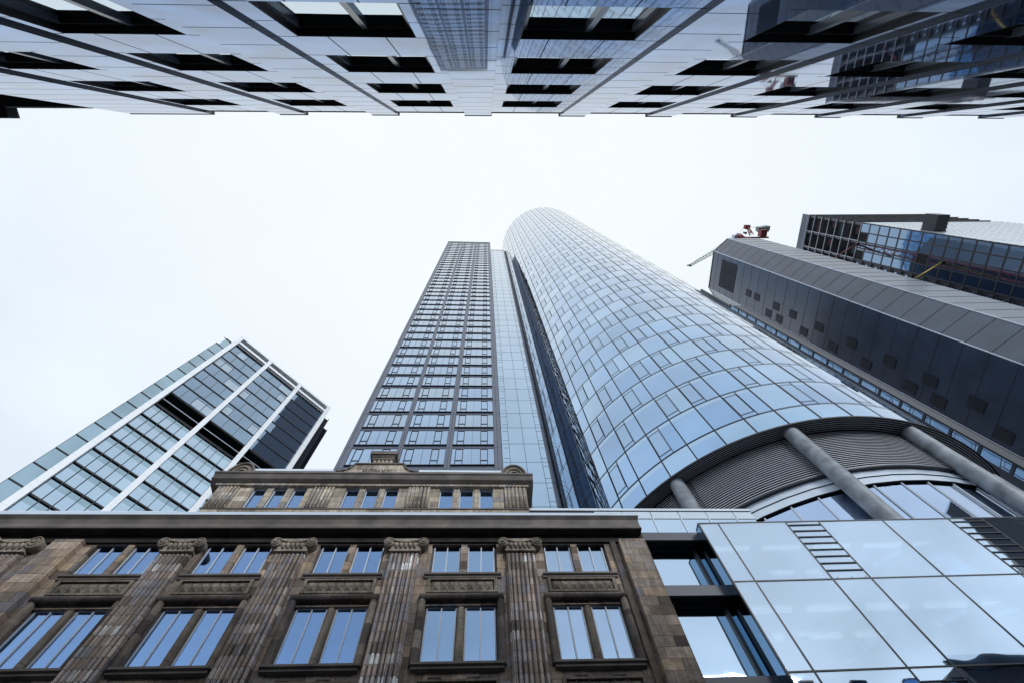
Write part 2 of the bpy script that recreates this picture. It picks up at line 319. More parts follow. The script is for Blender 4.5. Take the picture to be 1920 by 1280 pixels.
def stone_building():
    T = thing('stone_building', 'old brown sandstone building with fluted pilasters, scroll capitals and small attic storey', 'building', (0, 16), math.atan(.045))
    K = lambda v: (15.98 + v) / 15.98
    U = lambda u, v=0: -.72 + (u + .72) * K(v)
    Z = lambda z, v=0: z * K(v)
    BOT = -EYE
    cen = [-15.55, -10.98, -6.15, -1.25, 3.68]; hw = 1.43
    holes = [(BOT + 1.2, 2.2), (3.8, 6.6), (7.65, 10.0), (11.75, 14.14), (15.62, 17.36)]
    edges = [-24.5] + [x for c in cen for x in (c - hw, c + hw)] + [U(7.1)]
    # wall piers and spandrels
    for i in range(0, len(edges), 2):
        b = MB(); b.box(edges[i], edges[i + 1], 0, 1.1, BOT, 17.36); b.build('wall_pier', M['ashlar'], T)
    for c in cen:
        zs = [BOT] + [z for h in holes for z in h]
        for k in range(0, len(zs) - 1, 2):
            b = MB(); b.box(c - hw, c + hw, .03, 1.1, zs[k], zs[k + 1]); b.build('spandrel_wall', M['ashlar'], T)
    b = MB(); b.box(-24.5, U(7.1), 1.102, 14, BOT, 17.3); b.box(-24.5, U(7.1), 0, 14, 17.3, 18.5); b.build('building_body', M['trim'], T)
    # windows
    me1 = window_mesh(1.16, 2.39, M['white'], (.58,), (), fw=.045, gmat=M['stwin'], bw=.05)
    me2 = window_mesh(1.16, 1.74, M['white'], (.58,), (), fw=.045, gmat=M['stwin'], bw=.05)
    mea = [window_mesh(1.16, hh_, M['white'], (.58,), (), fw=.045, gmat=M[g_], bw=.05) for g_ in ('stwin2', 'stwin3') for hh_ in (2.39, 1.74)]
    for ci, c in enumerate(cen):
        for zz, me in ((11.75, me1), (15.62, me2), (7.65, me1)):
            me = me if ci < 3 else mea[(0 if ci == 3 else 2) + (1 if zz > 15 else 0)]  # right bays: paler pane colour stands in for brighter reflection
            for du in (-hw + .10, .17): frame_window(T, (c + du, .13, zz), *me)
    # dark strips between the paired windows, behind the colonnettes
    for c in cen:
        for z0, z1, lower in ((11.75, 14.14, True), (15.62, 17.36, False), (7.65, 10.0, True)):
            b = MB()
            b.box(c - .17, c + .17, .12, .6, z0, z1, 0)
            if lower:
                b.tube((c, .06, z0), (c, .06, z1 - .14), .135, 14, 0); b.tube((c, .06, z1 - .14), (c, .1, z1 + .0), .135, 14, 0, r2=.04)
            else: b.box(c - .14, c + .14, .0, .12, z0, z1, 0)
            b.build('colonnette' if lower else 'mullion', M['carved'] if lower else M['ashlar'], T)
            b = MB()
            for sx in (-1, 1): b.box(c + sx * (hw - .05) - .05, c + sx * (hw - .05) + .05, .15, .6, z0, z1, 0)
            b.box(c - hw, c + hw, 1.0, 1.02, z0, z1, 0); b.build('window_reveal', M['room'], T)
            b = MB()
            for q in (-1.28, -.62, .24, .88):
                if random.random() < .75: zt = z0 + (z1 - z0) * random.choice((.45, .5, .62)); b.box(c + q, c + q + .42, .34, .36, z0, zt, 0)
            if b.v: b.build('window_blind', M['blindw'], T)
    # roll mouldings round the lower windows
    for c in cen:
        for top in (14.42, 10.28):
            b = MB(); q = hw + .10
            for sx in (-1, 1):
                z = top - 2.75
                while z < top:
                    h = random.uniform(.5, 1.0); z2 = min(top, z + h)
                    b.tube((c + sx * q, -.02, z), (c + sx * q, -.02, z2), .15, 14, random.choice((0, 0, 1, 2))); z = z2
            b.tube((c - q - .12, -.06, top), (c + q + .12, -.06, top), .16, 14, 0)
            b.build('roll_moulding', [M['trim'], M['carved'], M['capst']], T)
    # sills, spandrel panels with pyramids
    for c in cen:
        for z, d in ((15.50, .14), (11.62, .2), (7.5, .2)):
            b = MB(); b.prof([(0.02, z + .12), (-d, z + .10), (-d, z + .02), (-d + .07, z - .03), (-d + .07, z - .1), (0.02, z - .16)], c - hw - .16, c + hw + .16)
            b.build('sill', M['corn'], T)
        for zb in (14.66, 10.5):
            b = MB(); h = .62
            b.box(c - 1.42, c + 1.42, -.09, .02, zb, zb + .09); b.box(c - 1.42, c + 1.42, -.09, .02, zb + h, zb + h + .07)
            for sx in (-1, 1): b.box(c + sx * 1.36 - .06, c + sx * 1.36 + .06, -.088, .02, zb + .09, zb + h)
            n = 7; w_ = 2.5 / n
            for i in range(n):
                u = c - 1.25 + w_ * i; z0 = zb + .11; z1 = zb + h - .02; a = [(u, -.0, z0), (u + w_, -.0, z0), (u + w_, -.0, z1), (u, -.0, z1)]
                pk = (u + w_ / 2, -.11, (z0 + z1) / 2 - .06)
                for k in range(4): b.face([a[k], a[(k + 1) % 4], pk], 0)
            b.build('spandrel_panel', M['carved'], T)
    # small vents under the lower windows
    for c in cen:
        for du in (-.75, .55):
            b = MB(); u = c + du; z0, z1 = 10.74, 11.25
            # raised panel and grille
            b.box(u - .24, u + .24, -.05, .028, z0 - .05, z0); b.box(u - .24, u + .24, -.05, .028, z1, z1 + .05)
            b.box(u - .24, u - .19, -.05, .028, z0, z1); b.box(u + .19, u + .24, -.05, .028, z0, z1)
            b.box(u - .19, u + .19, .01, .026, z0, z1, 1)
            for k in range(5): b.box(u - .16 + k * .075, u - .135 + k * .075, -.03, .01, z0, z1, 0)
            b.build('vent', [M['trim'], M['black']], T)
    # reeded pilasters with scroll capitals
    def pilaster(uc, wd=1.22, nr=7, big=False):
        b = MB(); b.box(uc - wd / 2 - .02, uc + wd / 2 + .02, -.16, 0, BOT, 16.62, 0)
        r_ = wd / nr / 2; n0 = 8
        for i in range(nr):
            cx = uc - wd / 2 + r_ + i * 2 * r_
            pts = [(cx + r_ * .86 * math.cos(a), -.16 - r_ * 1.5 * math.sin(a)) for a in [math.pi * k / n0 for k in range(n0 + 1)]]
            b.prism(pts, BOT, 16.50, 0, smooth=True)
            # rounded tops
            b.tube((cx, -.16, 16.50), (cx, -.12, 16.60), r_ * .95, 10, 0, r2=r_ * .3)
        P = b.build('pilaster', M['ribs'], T)
        b = MB(); w2 = wd / 2 * (1.12 if not big else 1.05)
        b.box(uc - w2, uc + w2, -.30, 0, 16.64, 16.72); b.box(uc - w2 + .05, uc + w2 - .05, -.27, 0, 16.72, 16.98)
        b.box(uc - w2 + .02, uc + w2 - .02, -.30, 0, 16.98, 17.355)
        zc = 17.10; rv = .225 if not big else .30
        for sx in (-1, 1):
            ux = uc + sx * (w2 + .07)
            for rr, dd in ((rv, 0), (rv * .55, .05), (rv * .25, .09)): b.tube((ux, -.36 - dd, zc), (ux, 0, zc), rr, 18, 0)
            # spiral rib on the volute face
            pr = None
            for k in range(26):
                a = k * .5; q = rv * (1 - k / 30)
                pt = (ux + sx * q * math.cos(a) * -1, -.385 - .003 * k, zc + q * math.sin(a))
                if pr: b.tube(pr, pt, .022, 5, 0)
                pr = pt
        # sagging band between the volutes and egg ornament
        for k in range(12):
            a0, a1 = [(-1 + 2 * (k + j) / 12) for j in (0, 1)]
            y = lambda a: 17.30 - .20 * (1 - a * a)
            b.tube((uc + a0 * w2, -.34, y(a0)), (uc + a1 * w2, -.34, y(a1)), .045, 6, 0)
        for k in range(5):
            ux = uc + (k - 2) * wd / 6.2; b.tube((ux, -.27, 16.78), (ux, -.34, 17.02), .045, 8, 0, r2=.085)
            b.tube((ux, -.34, 17.02), (ux, -.30, 17.1), .085, 8, 0, r2=.03)
        place(b.mesh('capital', [M['capst']]), 'capital', P, sub=True)
    for uc in (1.22, -3.8, -8.62, -13.3): pilaster(uc)
    pilaster(-20.1, 1.5, 8, True)
    # plain corner piers
    b = MB(); b.box(U(5.88, -.3), U(7.12, -.3), -.3, 0, BOT, 17.34); b.build('corner_pier', M['ashlar'], T)
    b = MB(); b.box(5.38, 5.62, -.12, 0, BOT, 17.345); b.build('corner_strip', M['trim'], T)
    b = MB(); b.box(-18.6, -17.45, -.3, 0, BOT, 17.34); b.build('corner_pier', M['ashlar'], T)
    b = MB(); b.box(-23.6, -21.4, .46, .5, 11.6, 13.5); b.build('side_window', M['stwin'], T)
    # main cornice
    b = MB()
    b.prof([(0, 17.37), (-.10, 17.37), (-.10, 17.76), (-.5, 17.77), (-.5, 17.795), (0, 17.795)], -24.5, U(7.18, -.45)); b.build('painted_shade_frieze', M['frieze_shade'], T)  # strip coloured dark to stand for the cornice's shade
    b = MB()
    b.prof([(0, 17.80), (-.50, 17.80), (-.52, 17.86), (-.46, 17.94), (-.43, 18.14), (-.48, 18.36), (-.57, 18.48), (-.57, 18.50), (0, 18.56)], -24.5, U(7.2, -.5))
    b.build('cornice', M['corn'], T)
    b = MB(); b.prof([(0, 18.56), (-.57, 18.505), (-.62, 18.52), (-.62, 18.70), (0, 18.76)], -24.5, U(7.3, -.6)); b.build('cornice_flashing', M['bandw'], T)
    b = MB(); b.prof([(-.3, 18.7), (-.36, 18.76), (-.36, 19.05), (-.3, 19.1), (.1, 19.1), (.1, 18.6)], -24.5, -14.5)
    b.tube((-24.5, -.36, 18.92), (-14.5, -.36, 18.92), .09, 10); b.build('gutter', M['zinc'], T)
    # ---- attic storey
    a0 = .45
    b = MB(); b.box(-14.35, 1.92, a0, 6, 18.3, 20.27); b.build('attic_base', M['attic'], T)
    b = MB(); b.box(-14.4, 1.97, a0 - .05, a0, 20.2, 20.275); b.build('attic_string_course', M['corn'], T)
    b = MB(); b.box(-14.35, 1.92, a0, 6, 21.95, 22.9); b.box(-14.35, 1.92, 1.0, 6, 20.27, 21.95); b.build('attic_body', M['attic'], T)
    groups = [(-12.5, -9.73), (-7.72, -4.95), (-2.75, .11)]
    piers = [(-14.35, -12.5), (-9.73, -7.72), (-4.95, -2.75), (.11, 1.92)]
    ribsp = [(-14.33, -13.2), (-9.42, -8.3), (-4.47, -3.25), (.66, 1.9)]
    for (p0, p1), (r0, r1) in zip(piers, ribsp):
        b = MB(); b.box(p0, p1, a0, .99, 20.27, 21.95); P = b.build('attic_pier', M['attic'], T)
        b = MB(); n = 6; r_ = (r1 - r0) / n / 2
        for i in range(n):
            cx = r0 + r_ + 2 * r_ * i
            pts = [(cx + r_ * .93 * math.cos(a), a0 - r_ * 1.0 * math.sin(a)) for a in [math.pi * k / 8 for k in range(9)]]
            b.prism(pts, 20.28, 21.93, 0, smooth=True)
        place(b.mesh('reeding', [M['atticribs']]), 'reeding', P, sub=True)
    for g0, g1 in groups:
        wn = (g1 - g0 - 2 * .33) / 3
        me = window_mesh(wn, 1.68, M['alu'], (), (), fw=.05, gmat=M['stwin'])
        for i in range(3):
            frame_window(T, (g0 + i * (wn + .33), a0 + .16, 20.27), *me)
            if i < 2:
                b = MB(); u = g0 + wn + i * (wn + .33); b.box(u, u + .33, a0 + .02, .99, 20.27, 21.95); b.build('attic_mullion', M['attic'], T)
    b = MB()
    b.prof([(a0, 21.95), (a0 - .14, 21.95), (a0 - .16, 22.06), (a0, 22.12)], -14.5, 2.06, 0)
    b.prof([(a0, 22.1), (a0 - .30, 22.30), (a0 - .33, 22.36), (a0 - .28, 22.42), (a0 - .36, 22.62), (a0 - .42, 22.66), (a0 - .42, 22.78), (6, 22.85), (6, 22.1)], -14.85, 2.32, 1)
    b.build('attic_cornice', [M['atticribs'], M['corn']], T)
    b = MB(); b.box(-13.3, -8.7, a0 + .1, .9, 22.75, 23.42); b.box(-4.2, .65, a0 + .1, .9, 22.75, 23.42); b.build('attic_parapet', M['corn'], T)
    b = MB(); b.box(-13.2, -8.9, a0, 1.0, 23.42, 23.60); b.box(-4.1, .6, a0, 1.0, 23.42, 23.60); b.build('attic_parapet_flashing', M['alu'], T)
    # centre gable with swept shoulders
    prof = [(-8.7, 22.7), (-8.7, 23.35), (-8.4, 23.40), (-8.1, 23.55), (-7.9, 23.85), (-7.82, 24.08), (-5.02, 24.12), (-4.95, 23.85), (-4.75, 23.55), (-4.45, 23.40), (-4.15, 23.35), (-4.15, 22.7)]
    b = MB(); b.extr(prof, a0, 1.1); G = b.build('gable', M['attic'], T)
    b = MB()
    for i in range(1, 10):
        p_, q_ = prof[i], prof[i + 1] if i < 9 else prof[10]
        b.tube((p_[0], a0 - .02, p_[1] + .03), (q_[0], a0 - .02, q_[1] + .03), .07, 8)
    place(b.mesh('gable_moulding', [M['corn']]), 'gable_moulding', G, sub=True)
    # carved date
    b = MB(); th = .035; zb, hh = 23.28, .33; v = a0 - .02
    def st(x0, z0, x1, z1): b.bar((x0, v, zb + z0 * hh), (x1, v, zb + z1 * hh), th)
    u = -7.28
    for ch in 'MCMXIII':
        if ch == 'M': st(u, 0, u + .03, 1); st(u + .03, 1, u + .14, .15); st(u + .14, .15, u + .25, 1); st(u + .25, 1, u + .28, 0); u += .37
        elif ch == 'C':
            for k in range(7):
                a, c_ = [R(50 + 260 * (k + j) / 7) for j in (0, 1)]
                st(u + .14 + .13 * math.cos(a), .5 + .48 * math.sin(a), u + .14 + .13 * math.cos(c_), .5 + .48 * math.sin(c_))
            u += .33
        elif ch == 'X': st(u, 0, u + .24, 1); st(u, 1, u + .24, 0); u += .31
        else: st(u + .02, 0, u + .02, 1); u += .10
    place(b.mesh('carved_date', [M['corn']]), 'carved_date', G, sub=True)
    b = MB(); b.box(-7.0, -5.75, a0 - .006, a0, 23.2, 23.66); place(b.mesh('date_plaque', [M['atticribs']]), 'date_plaque', G, sub=True)
    # chimney-like finial
    b = MB(); n = 5
    for i in range(n):
        cx = -6.82 + i * .235
        b.tube((cx, a0 + .16, 24.1), (cx, a0 + .16, 24.66), .11, 12, 0)
    b.box(-6.9, -5.8, a0 + .2, 1.2, 24.1, 24.68, 0)
    b.box(-7.0, -5.72, a0 + .02, 1.3, 24.66, 24.86, 1); b.box(-7.08, -5.64, a0 - .06, 1.38, 24.9, 25.0, 1); b.box(-7.03, -5.69, a0 - .02, 1.3, 24.85, 24.91, 0)
    b.box(-7.16, -5.56, a0 - .14, 1.46, 25.0, 25.3, 1)
    b.build('finial', [M['attic'], M['corn']], T)
    for uc, rr in ((1.33, .66), (-13.85, .66)):
        b = MB(); zc = 22.95
        pts = [(uc + rr * 1.02 * math.cos(a), zc + rr * 1.6 * math.sin(a)) for a in [math.pi * k / 20 for k in range(21)]]
        b.extr(pts, a0 + .02, 1.2, 0)
        for q in (1.04, .72, .45, .22):
            pr = None
            for k in range(19):
                a = math.pi * k / 18; pt = (uc + rr * q * math.cos(a), a0 - .03, zc + .05 + rr * 1.55 * q * math.sin(a))
                if pr: b.tube(pr, pt, .075 if q > 1 else .05, 6, 1 if q > 1 else 0)
                pr = pt
        for k in range(4): b.tube((uc - .15 + .1 * k, a0 - .05, zc + .12), (uc - .15 + .1 * k, a0 + .05, zc + .2), .05, 8, 1)
        b.build('scroll_ornament', [M['carved'], M['corn']], T)
stone_building()

# ------------------------------------------------------------------ glass annex right of the stone building
def annex():
    T = thing('glass_annex', 'modern glass annex with large pale panes and slatted strips beside the sandstone building', 'building', (0, 16.1), math.atan(.02))
    us = [10.05, 11.01, 14.4, 16.09, 19.4, 22.86, 24.6, 28.0, 31.4, 33.1, 36.5]
    zs = [-EYE, 3.6, 7.4, 11.15, 15.0, 18.5]
    for k in range(len(zs) - 1):
        for i in range(len(us) - 1):
            if k < 2: continue
            b = MB(); t = [random.uniform(-.006, .006) for _ in range(4)]
            u0, u1, z0, z1 = us[i] + .025, us[i + 1] - .025, zs[k] + .025, zs[k + 1] - .025
            b.face([(u0, t[0], z0), (u1, t[1], z0), (u1, t[2], z1), (u0, t[3], z1)])
            b.face([(u0, .03, z0), (u0, .03, z1), (u1, .03, z1), (u1, .03, z0)])
            P = b.build('glass_panel', M['annex'], T)
            if (u1 - u0) > 1.5 and (u1 - u0) < 1.8 and k in (2, 4):
                b = MB(); z = z0 + .42
                while z < z1 - .1:
                    b.box(u0, u1, -.05, -.01, z - .018, z + .018); z += .40
                for q in (.12, .5, .88): b.box(u0 + (u1 - u0) * q - .03, u0 + (u1 - u0) * q + .03, -.065, -.05, z0, z0 + .02)
                place(b.mesh('slats', [M['dark']]), 'slats', P, sub=True)
    b = MB()
    for u in us: b.box(u - .03, u + .03, -.02, .10, -EYE, 18.52)
    for z in zs[1:]: b.box(us[0] - .03, us[-1], -.018, .09, z - .03, z + .03)
    b.build('joint_frame', M['dark'], T)
    b = MB(); b.box(us[0] + .05, us[-1], 4.5, 8, -EYE, 18.3); b.box(us[0] + .05, us[-1], .12, 8, -EYE, 7.3); b.build('building_body', M['room'], T)
    for z in zs[3:]:
        b = MB(); b.box(us[0] + .08, us[-1], .14, 4.5, z - .35 - (.1 if z > 18 else 0), z - .02 - (.1 if z > 18 else 0)); F = b.build('floor_slab', M['blindw'], T)
        b = MB(); u = us[0] + .6
        while u < us[-1] - 2: b.box(u, u + 1.9, 1.0, 1.25, z - .50, z - .46); b.box(u, u + 1.9, 2.6, 2.85, z - .50, z - .46); u += 2.6
        place(b.mesh('ceiling_light', [M['lamp']]), 'ceiling_light', F, sub=True)
    b = MB()
    for k in (3, 4, 2):
        for u in us[:-1]:
            if random.random() < .6: w0 = random.uniform(.6, 1.3); u1 = u + random.uniform(.1, .5); z0 = zs[k] + random.uniform(.1, .4); b.box(u1, u1 + w0, .5, .53, z0, z0 + random.uniform(1.2, 2.4))
    b.build('blinds', M['blindw'], T, kind='stuff')
    b = MB(); b.box(us[0] - .02, us[0] + .02, .10, 1.3, -EYE, 18.45); b.build('side_glass', M['annexd'], T)
    b = MB(); b.box(us[0] - .03, us[-1], 0, .5, 18.5, 18.56); b.build('roof_edge', M['dark'], T)
    b = MB(); b.box(us[0], us[-1], .05, .12, -EYE, 7.4); b.build('lower_glazing', M['annex'], T)
annex()
def link_building():
    T = thing('link_building', 'narrow glazed link with dark steel spandrels between sandstone corner and glass annex', 'building', (0, 16.5), math.atan(.045))
    u0, u1 = 7.25, 11.2
    for z0, z1 in ((17.62, 18.63), (14.42, 15.45), (10.5, 11.5), (6.6, 7.5)):
        b = MB(); b.box(u0, u1, 0, 1.0, z0 + .5, z1, 0); b.box(u0, u1, .12, 1.0, z0 + .495, z0 + .5, 1); P = b.build('steel_spandrel', [M['steel'], M['black']], T)
    for z0, z1 in ((15.45, 18.12), (11.5, 14.95), (7.5, 11.0)):
        b = MB(); b.box(9.72, 9.88, .50, .7, z0, z1); b.box(u0, 9.72, .52, .62, z1 - .09, z1); b.box(u0, u0 + .05, .52, .62, z0, z1); b.box(9.88, u1, .52, .62, z0, z0 + .08)
        F = b.build('window', M['dark'], T)
        b = MB(); b.box(u0, 9.72, .60, .66, z0, z1, 0); place(b.mesh('pane', [M['annexw']]), 'pane', F, sub=True)
        b = MB(); b.box(9.88, u1, .60, .66, z0, z1, 0); place(b.mesh('pane', [M['annexd']]), 'pane', F, sub=True)
    b = MB(); b.box(u0, u1, .7, 5, -EYE, 18.6); b.build('building_body', M['black'], T)
    b = MB(); b.box(u0, u1, 0, .6, -EYE, 7.0); b.build('ground_floor_wall', M['steel'], T)
link_building()
def roof_pavilion():
    T = thing('roof_pavilion', 'low pale roof storey with a white coping behind the sandstone cornice and the annex', 'building', (0, 16.75), math.atan(.045))
    b = MB(); b.box(1.6, 13.9, .12, 9, 18.62, 20.3); b.build('building_body', M['trim'], T)
    u = 1.95 + 1.45 * 0
    n = 0
    b = MB(); g = MB(); p = MB()
    x = 5.35
    while x < 13.8:
        x2 = min(x + 1.503, 13.88)
        gm = MB(); gm.box(x + .03, x2 - .03, .02, .1, 18.3, 19.92); gm.build('glass_panel', M['annexw'], T)
        pm = MB(); pm.box(x + .02, x2 - .02, 0, .1, 19.96, 20.44); pm.build('parapet_panel', M['bandw'], T)
        x = x2
    x = 5.35
    while x < 13.9: b.box(x - .03, x + .03, -.02, .12, 18.3, 19.94); x += 1.503
    b.box(5, 13.9, -.01, .12, 19.92, 19.955); b.build('glazing_bars', M['alu'], T)
    b = MB(); b.box(1.9, 13.92, -.04, .7, 20.50, 20.66, 0); b.box(1.9, 13.9, 0, .5, 20.44, 20.50, 1); b.build('coping', [M['alu'], M['dark']], T)
roof_pavilion()
# ------------------------------------------------------------------ round glass tower
CX, CY, RR, ZR, PIT = 24.43, 33.86, 17.93, 27.8, 3.70
NP = 51; DA = 2 * math.pi / NP; A0 = R(-117.2)
def round_tower():
    T = thing('round_tower', 'tall round tower of curved blue glass on concrete columns above a grey louvre ring', 'skyscraper', (CX, CY))
    P = lambda a, r, z: (r * math.cos(a), r * math.sin(a), z)
    lines = [ZR + 1.99 + PIT * i for i in range(49)]; TOP = lines[-1] + 2.2
    sub = 4
    zs = [ZR]
    for z in lines: zs += [z - .5, z]
    zs += [TOP]; rn = random.Random(11)
    b = MB(); n = NP * sub
    for z in zs:
        for i in range(n):
            a = A0 + DA * i / sub; b.v.append(P(a, RR, z))
    for k in range(len(zs) - 1):
        for i in range(n):
            j = (i + 1) % n; b.f.append((k * n + i, k * n + j, (k + 1) * n + j, (k + 1) * n + i)); b.sm.append(True)
            if i % sub == 0: mi = 3 if k % 2 == 1 else rn.choice((0, 0, 0, 1, 1, 2))
            b.m.append(mi)
    b.build('glass_skin', [M['cyl'], M['cyl2'], M['cyl3'], M['cyl4']], T)
    b = MB(); w_ = .028
    def vline(a, z0, z1, w_=w_):
        d = w_ / RR; b.face([P(a - d, RR + .03, z0), P(a + d, RR + .03, z0), P(a + d, RR + .03, z1), P(a - d, RR + .03, z1)])
    def hline(a0, a1, z, h=.035, q=2, mb=None):
        mb = mb or b
        for i in range(q):
            x = a0 + (a1 - a0) * i / q; y = a0 + (a1 - a0) * (i + 1) / q
            mb.face([P(x, RR + .035, z - h), P(y, RR + .035, z - h), P(y, RR + .035, z + h), P(x, RR + .035, z + h)])
    for k in range(NP): vline(A0 + DA * k, ZR, TOP, .048)
    for z in lines: 
        for k in range(NP): hline(A0 + DA * k, A0 + DA * (k + 1), z, .043, 4)
    wins = []
    for r_ in range(len(lines) - 1):
        z0 = lines[r_]; z1 = z0 + PIT
        for k in range(NP):
            if (k + r_ - 1) % 2 == 0:
                a = A0 + DA * k; am = a + DA * .5
                vline(am, z0, z1); hline(a, am, z0 + .48, .026, 2); hline(a, am, z1 - .45, .026, 2)
                wins.append((r_, k, a, am, z0 + .48, z1 - .45))
    b.build('glazing_bars', M['line'], T)
    # the opening windows: nearest 100 as parts, the rest as one
    def win_mesh(mb, a, am, z0, z1):
        q = 2; d = .006
        for i in range(q):
            x = a + .0035 + (am - a - .007) * i / q; y = a + .0035 + (am - a - .007) * (i + 1) / q
            mb.face([P(x, RR + d, z0), P(y, RR + d, z0), P(y, RR + d, z1), P(x, RR + d, z1)], 0, True)
        for x0, x1 in ((a + .0033, a + .0048), (am - .0048, am - .0033)):
            mb.face([P(x0, RR + .026, z0), P(x1, RR + .026, z0), P(x1, RR + .026, z1), P(x0, RR + .026, z1)], 1)
    def vis(w_):
        a = (w_[2] + w_[3]) / 2; return math.cos(a) * -CX + math.sin(a) * -CY > RR * .98
    near = [w_ for w_ in wins if vis(w_)][:100]; ns = set((w_[0], w_[1]) for w_ in near)
    for w_ in near:
        mb = MB(); win_mesh(mb, *w_[2:]); mb.build('window', [M['cylw'], M['line']], T)
    mb = MB()
    for w_ in wins:
        if (w_[0], w_[1]) not in ns: win_mesh(mb, *w_[2:])
    mb.build('window', [M['cylw'], M['line']], T, kind='stuff')
    # rim, soffit, roof
    ring = lambda r, m=102: [(r * math.cos(2 * math.pi * i / m), r * math.sin(2 * math.pi * i / m)) for i in range(m)]
    b = MB(); m = 102
    def annulus(b, r0, r1, z, mi=0, h=0):
        a0, a1 = ring(r0), ring(r1)
        for i in range(m):
            j = (i + 1) % m; b.face([(*a0[i], z), (*a0[j], z), (*a1[j], z), (*a1[i], z)], mi)
    annulus(b, 16.4, RR + .02, ZR - .02)
    a1 = ring(RR + .04)
    for i in range(m):
        j = (i + 1) % m; b.face([(*a1[i], ZR - .1), (*a1[j], ZR - .1), (*a1[j], ZR + .05), (*a1[i], ZR + .05)])
    annulus(b, RR - .08, RR + .04, ZR - .1)
    b.build('soffit', M['line'], T)
    b = MB(); b.prism(ring(RR - .3), TOP - 1.5, TOP - 1.2); b.build('roof', M['roof'], T)
    b = MB(); b.prism(ring(.12, 8), TOP - 1.2, TOP + .3)
    o = b.build('roof_device', M['dark'], T, off=(RR * math.cos(R(-128)) * .995, RR * math.sin(R(-128)) * .995, 0))  # small unlit dark post on the roof rim
    # louvre ring
    colA = [A0 + DA * (-2) + DA * 4 * i for i in range(13)]
    b = MB(); nb = 22; LR = 16.88; m = 102
    for k in range(nb):
        z = 23.78 + 4.0 * k / nb
        o1, o2, o3 = ring(LR, m), ring(LR - .03, m), ring(LR - .13, m)
        for i in range(m):
            j = (i + 1) % m
            b.face([(*o1[i], z), (*o1[j], z), (*o1[j], z + .055), (*o1[i], z + .055)], 0, True)
            b.face([(*o3[i], z), (*o3[j], z), (*o1[j], z), (*o1[i], z)], 1, True)
            b.face([(*o1[i], z + .055), (*o1[j], z + .055), (*o3[j], z + .06), (*o3[i], z + .06)], 0, True)
    b.build('louvre_ring', [M['louv'], M['dark']], T)
    b = MB()
    for k in range(6):
        r0 = 16.98 + .16 * k
        a_, c_ = ring(r0), ring(r0 + .05)
        for i in range(m):
            j = (i + 1) % m; b.face([(*a_[i], ZR - .06), (*a_[j], ZR - .06), (*c_[j], ZR - .06), (*c_[i], ZR - .06)])
    b.build('soffit_slats', M['louv'], T)
    b = MB(); b.prism(ring(LR - .2), 23.7, ZR - .03); b.build('louvre_backing', M['black'], T)
    b = MB()
    for a in colA:
        for d in (-.045, .045): b.bar(P(a + d, LR + .02, 23.7), P(a + d, LR + .02, ZR - .03), .07)
    o1 = ring(LR + .03)
    for i in range(m):
        j = (i + 1) % m; b.face([(*o1[i], 23.62), (*o1[j], 23.62), (*o1[j], 23.74), (*o1[i], 23.74)])
    annulus(b, LR - .3, LR + .03, 23.62)
    b.build('louvre_frame', M['dark'], T)
    # columns
    for a in colA:
        q = (math.degrees(a) + 180) % 360 - 180; b = MB(); z = 18.56 if -140 < q < -40 else -EYE   # those over the annex stand on its roof
        b.tube(P(a, 17.24, z), P(a, 17.24, ZR - .03), .52, 28); b.build('column', M['conc'], T)
    # faceted base drum
    FR = 16.55; fa = DA * 4 / 5; m5 = 64
    b = MB(); d = MB(); al = MB(); bod = MB()
    for c in range(13):
        for i in range(5):
            a0 = colA[c] + fa * i; a1 = a0 + fa
            p0, p1 = P(a0, FR, 0), P(a1, FR, 0)
            def quad(mb, r, z0, z1, mi=0): mb.face([P(a0, r, z0), P(a1, r, z0), P(a1, r, z1), P(a0, r, z1)], mi)
            quad(b, FR + .12, 23.06, 23.62); quad(b, FR + .12, 22.42, 23.0)
            quad(d, FR + .10, 22.98, 23.08); quad(d, FR + .1, 22.36, 22.44)
            for z in (22.42,): d.bar(P(a0, FR + .14, z), P(a1, FR + .14, z), .05)
            d.bar(P(a0, FR + .14, 23.03), P(a1, FR + .14, 23.03), .05)
            if A0 - 1.2 < ((a0 + math.pi) % (2 * math.pi)) - math.pi < A0 + 1.6:
                g = MB(); g.face([P(a0, FR, 14), P(a1, FR, 14), P(a1, FR, 22.4), P(a0, FR, 22.4)]); g.build('glass_panel', M['cylg'], T)
            else: quad(bod, FR, 14, 22.4)
            quad(bod, FR, -EYE, 14, 1)
            al.bar(P(a0, FR + .03, 14), P(a0, FR + .03, 22.4), .09)
            al.bar(P(a0, FR + .1, 22.44), P(a0, FR + .1, 23.0), .02)
    b.build('pale_band', M['bandw'], T); d.build('shadow_joint', M['dark'], T); al.build('mullion', M['alu'], T); bod.build('drum_wall', [M['cylg'], M['bandw']], T)
M['cylg'] = mirror_glass('drum_glass', (.38, .50, .70), .02, .03, .3, .12)
round_tower()

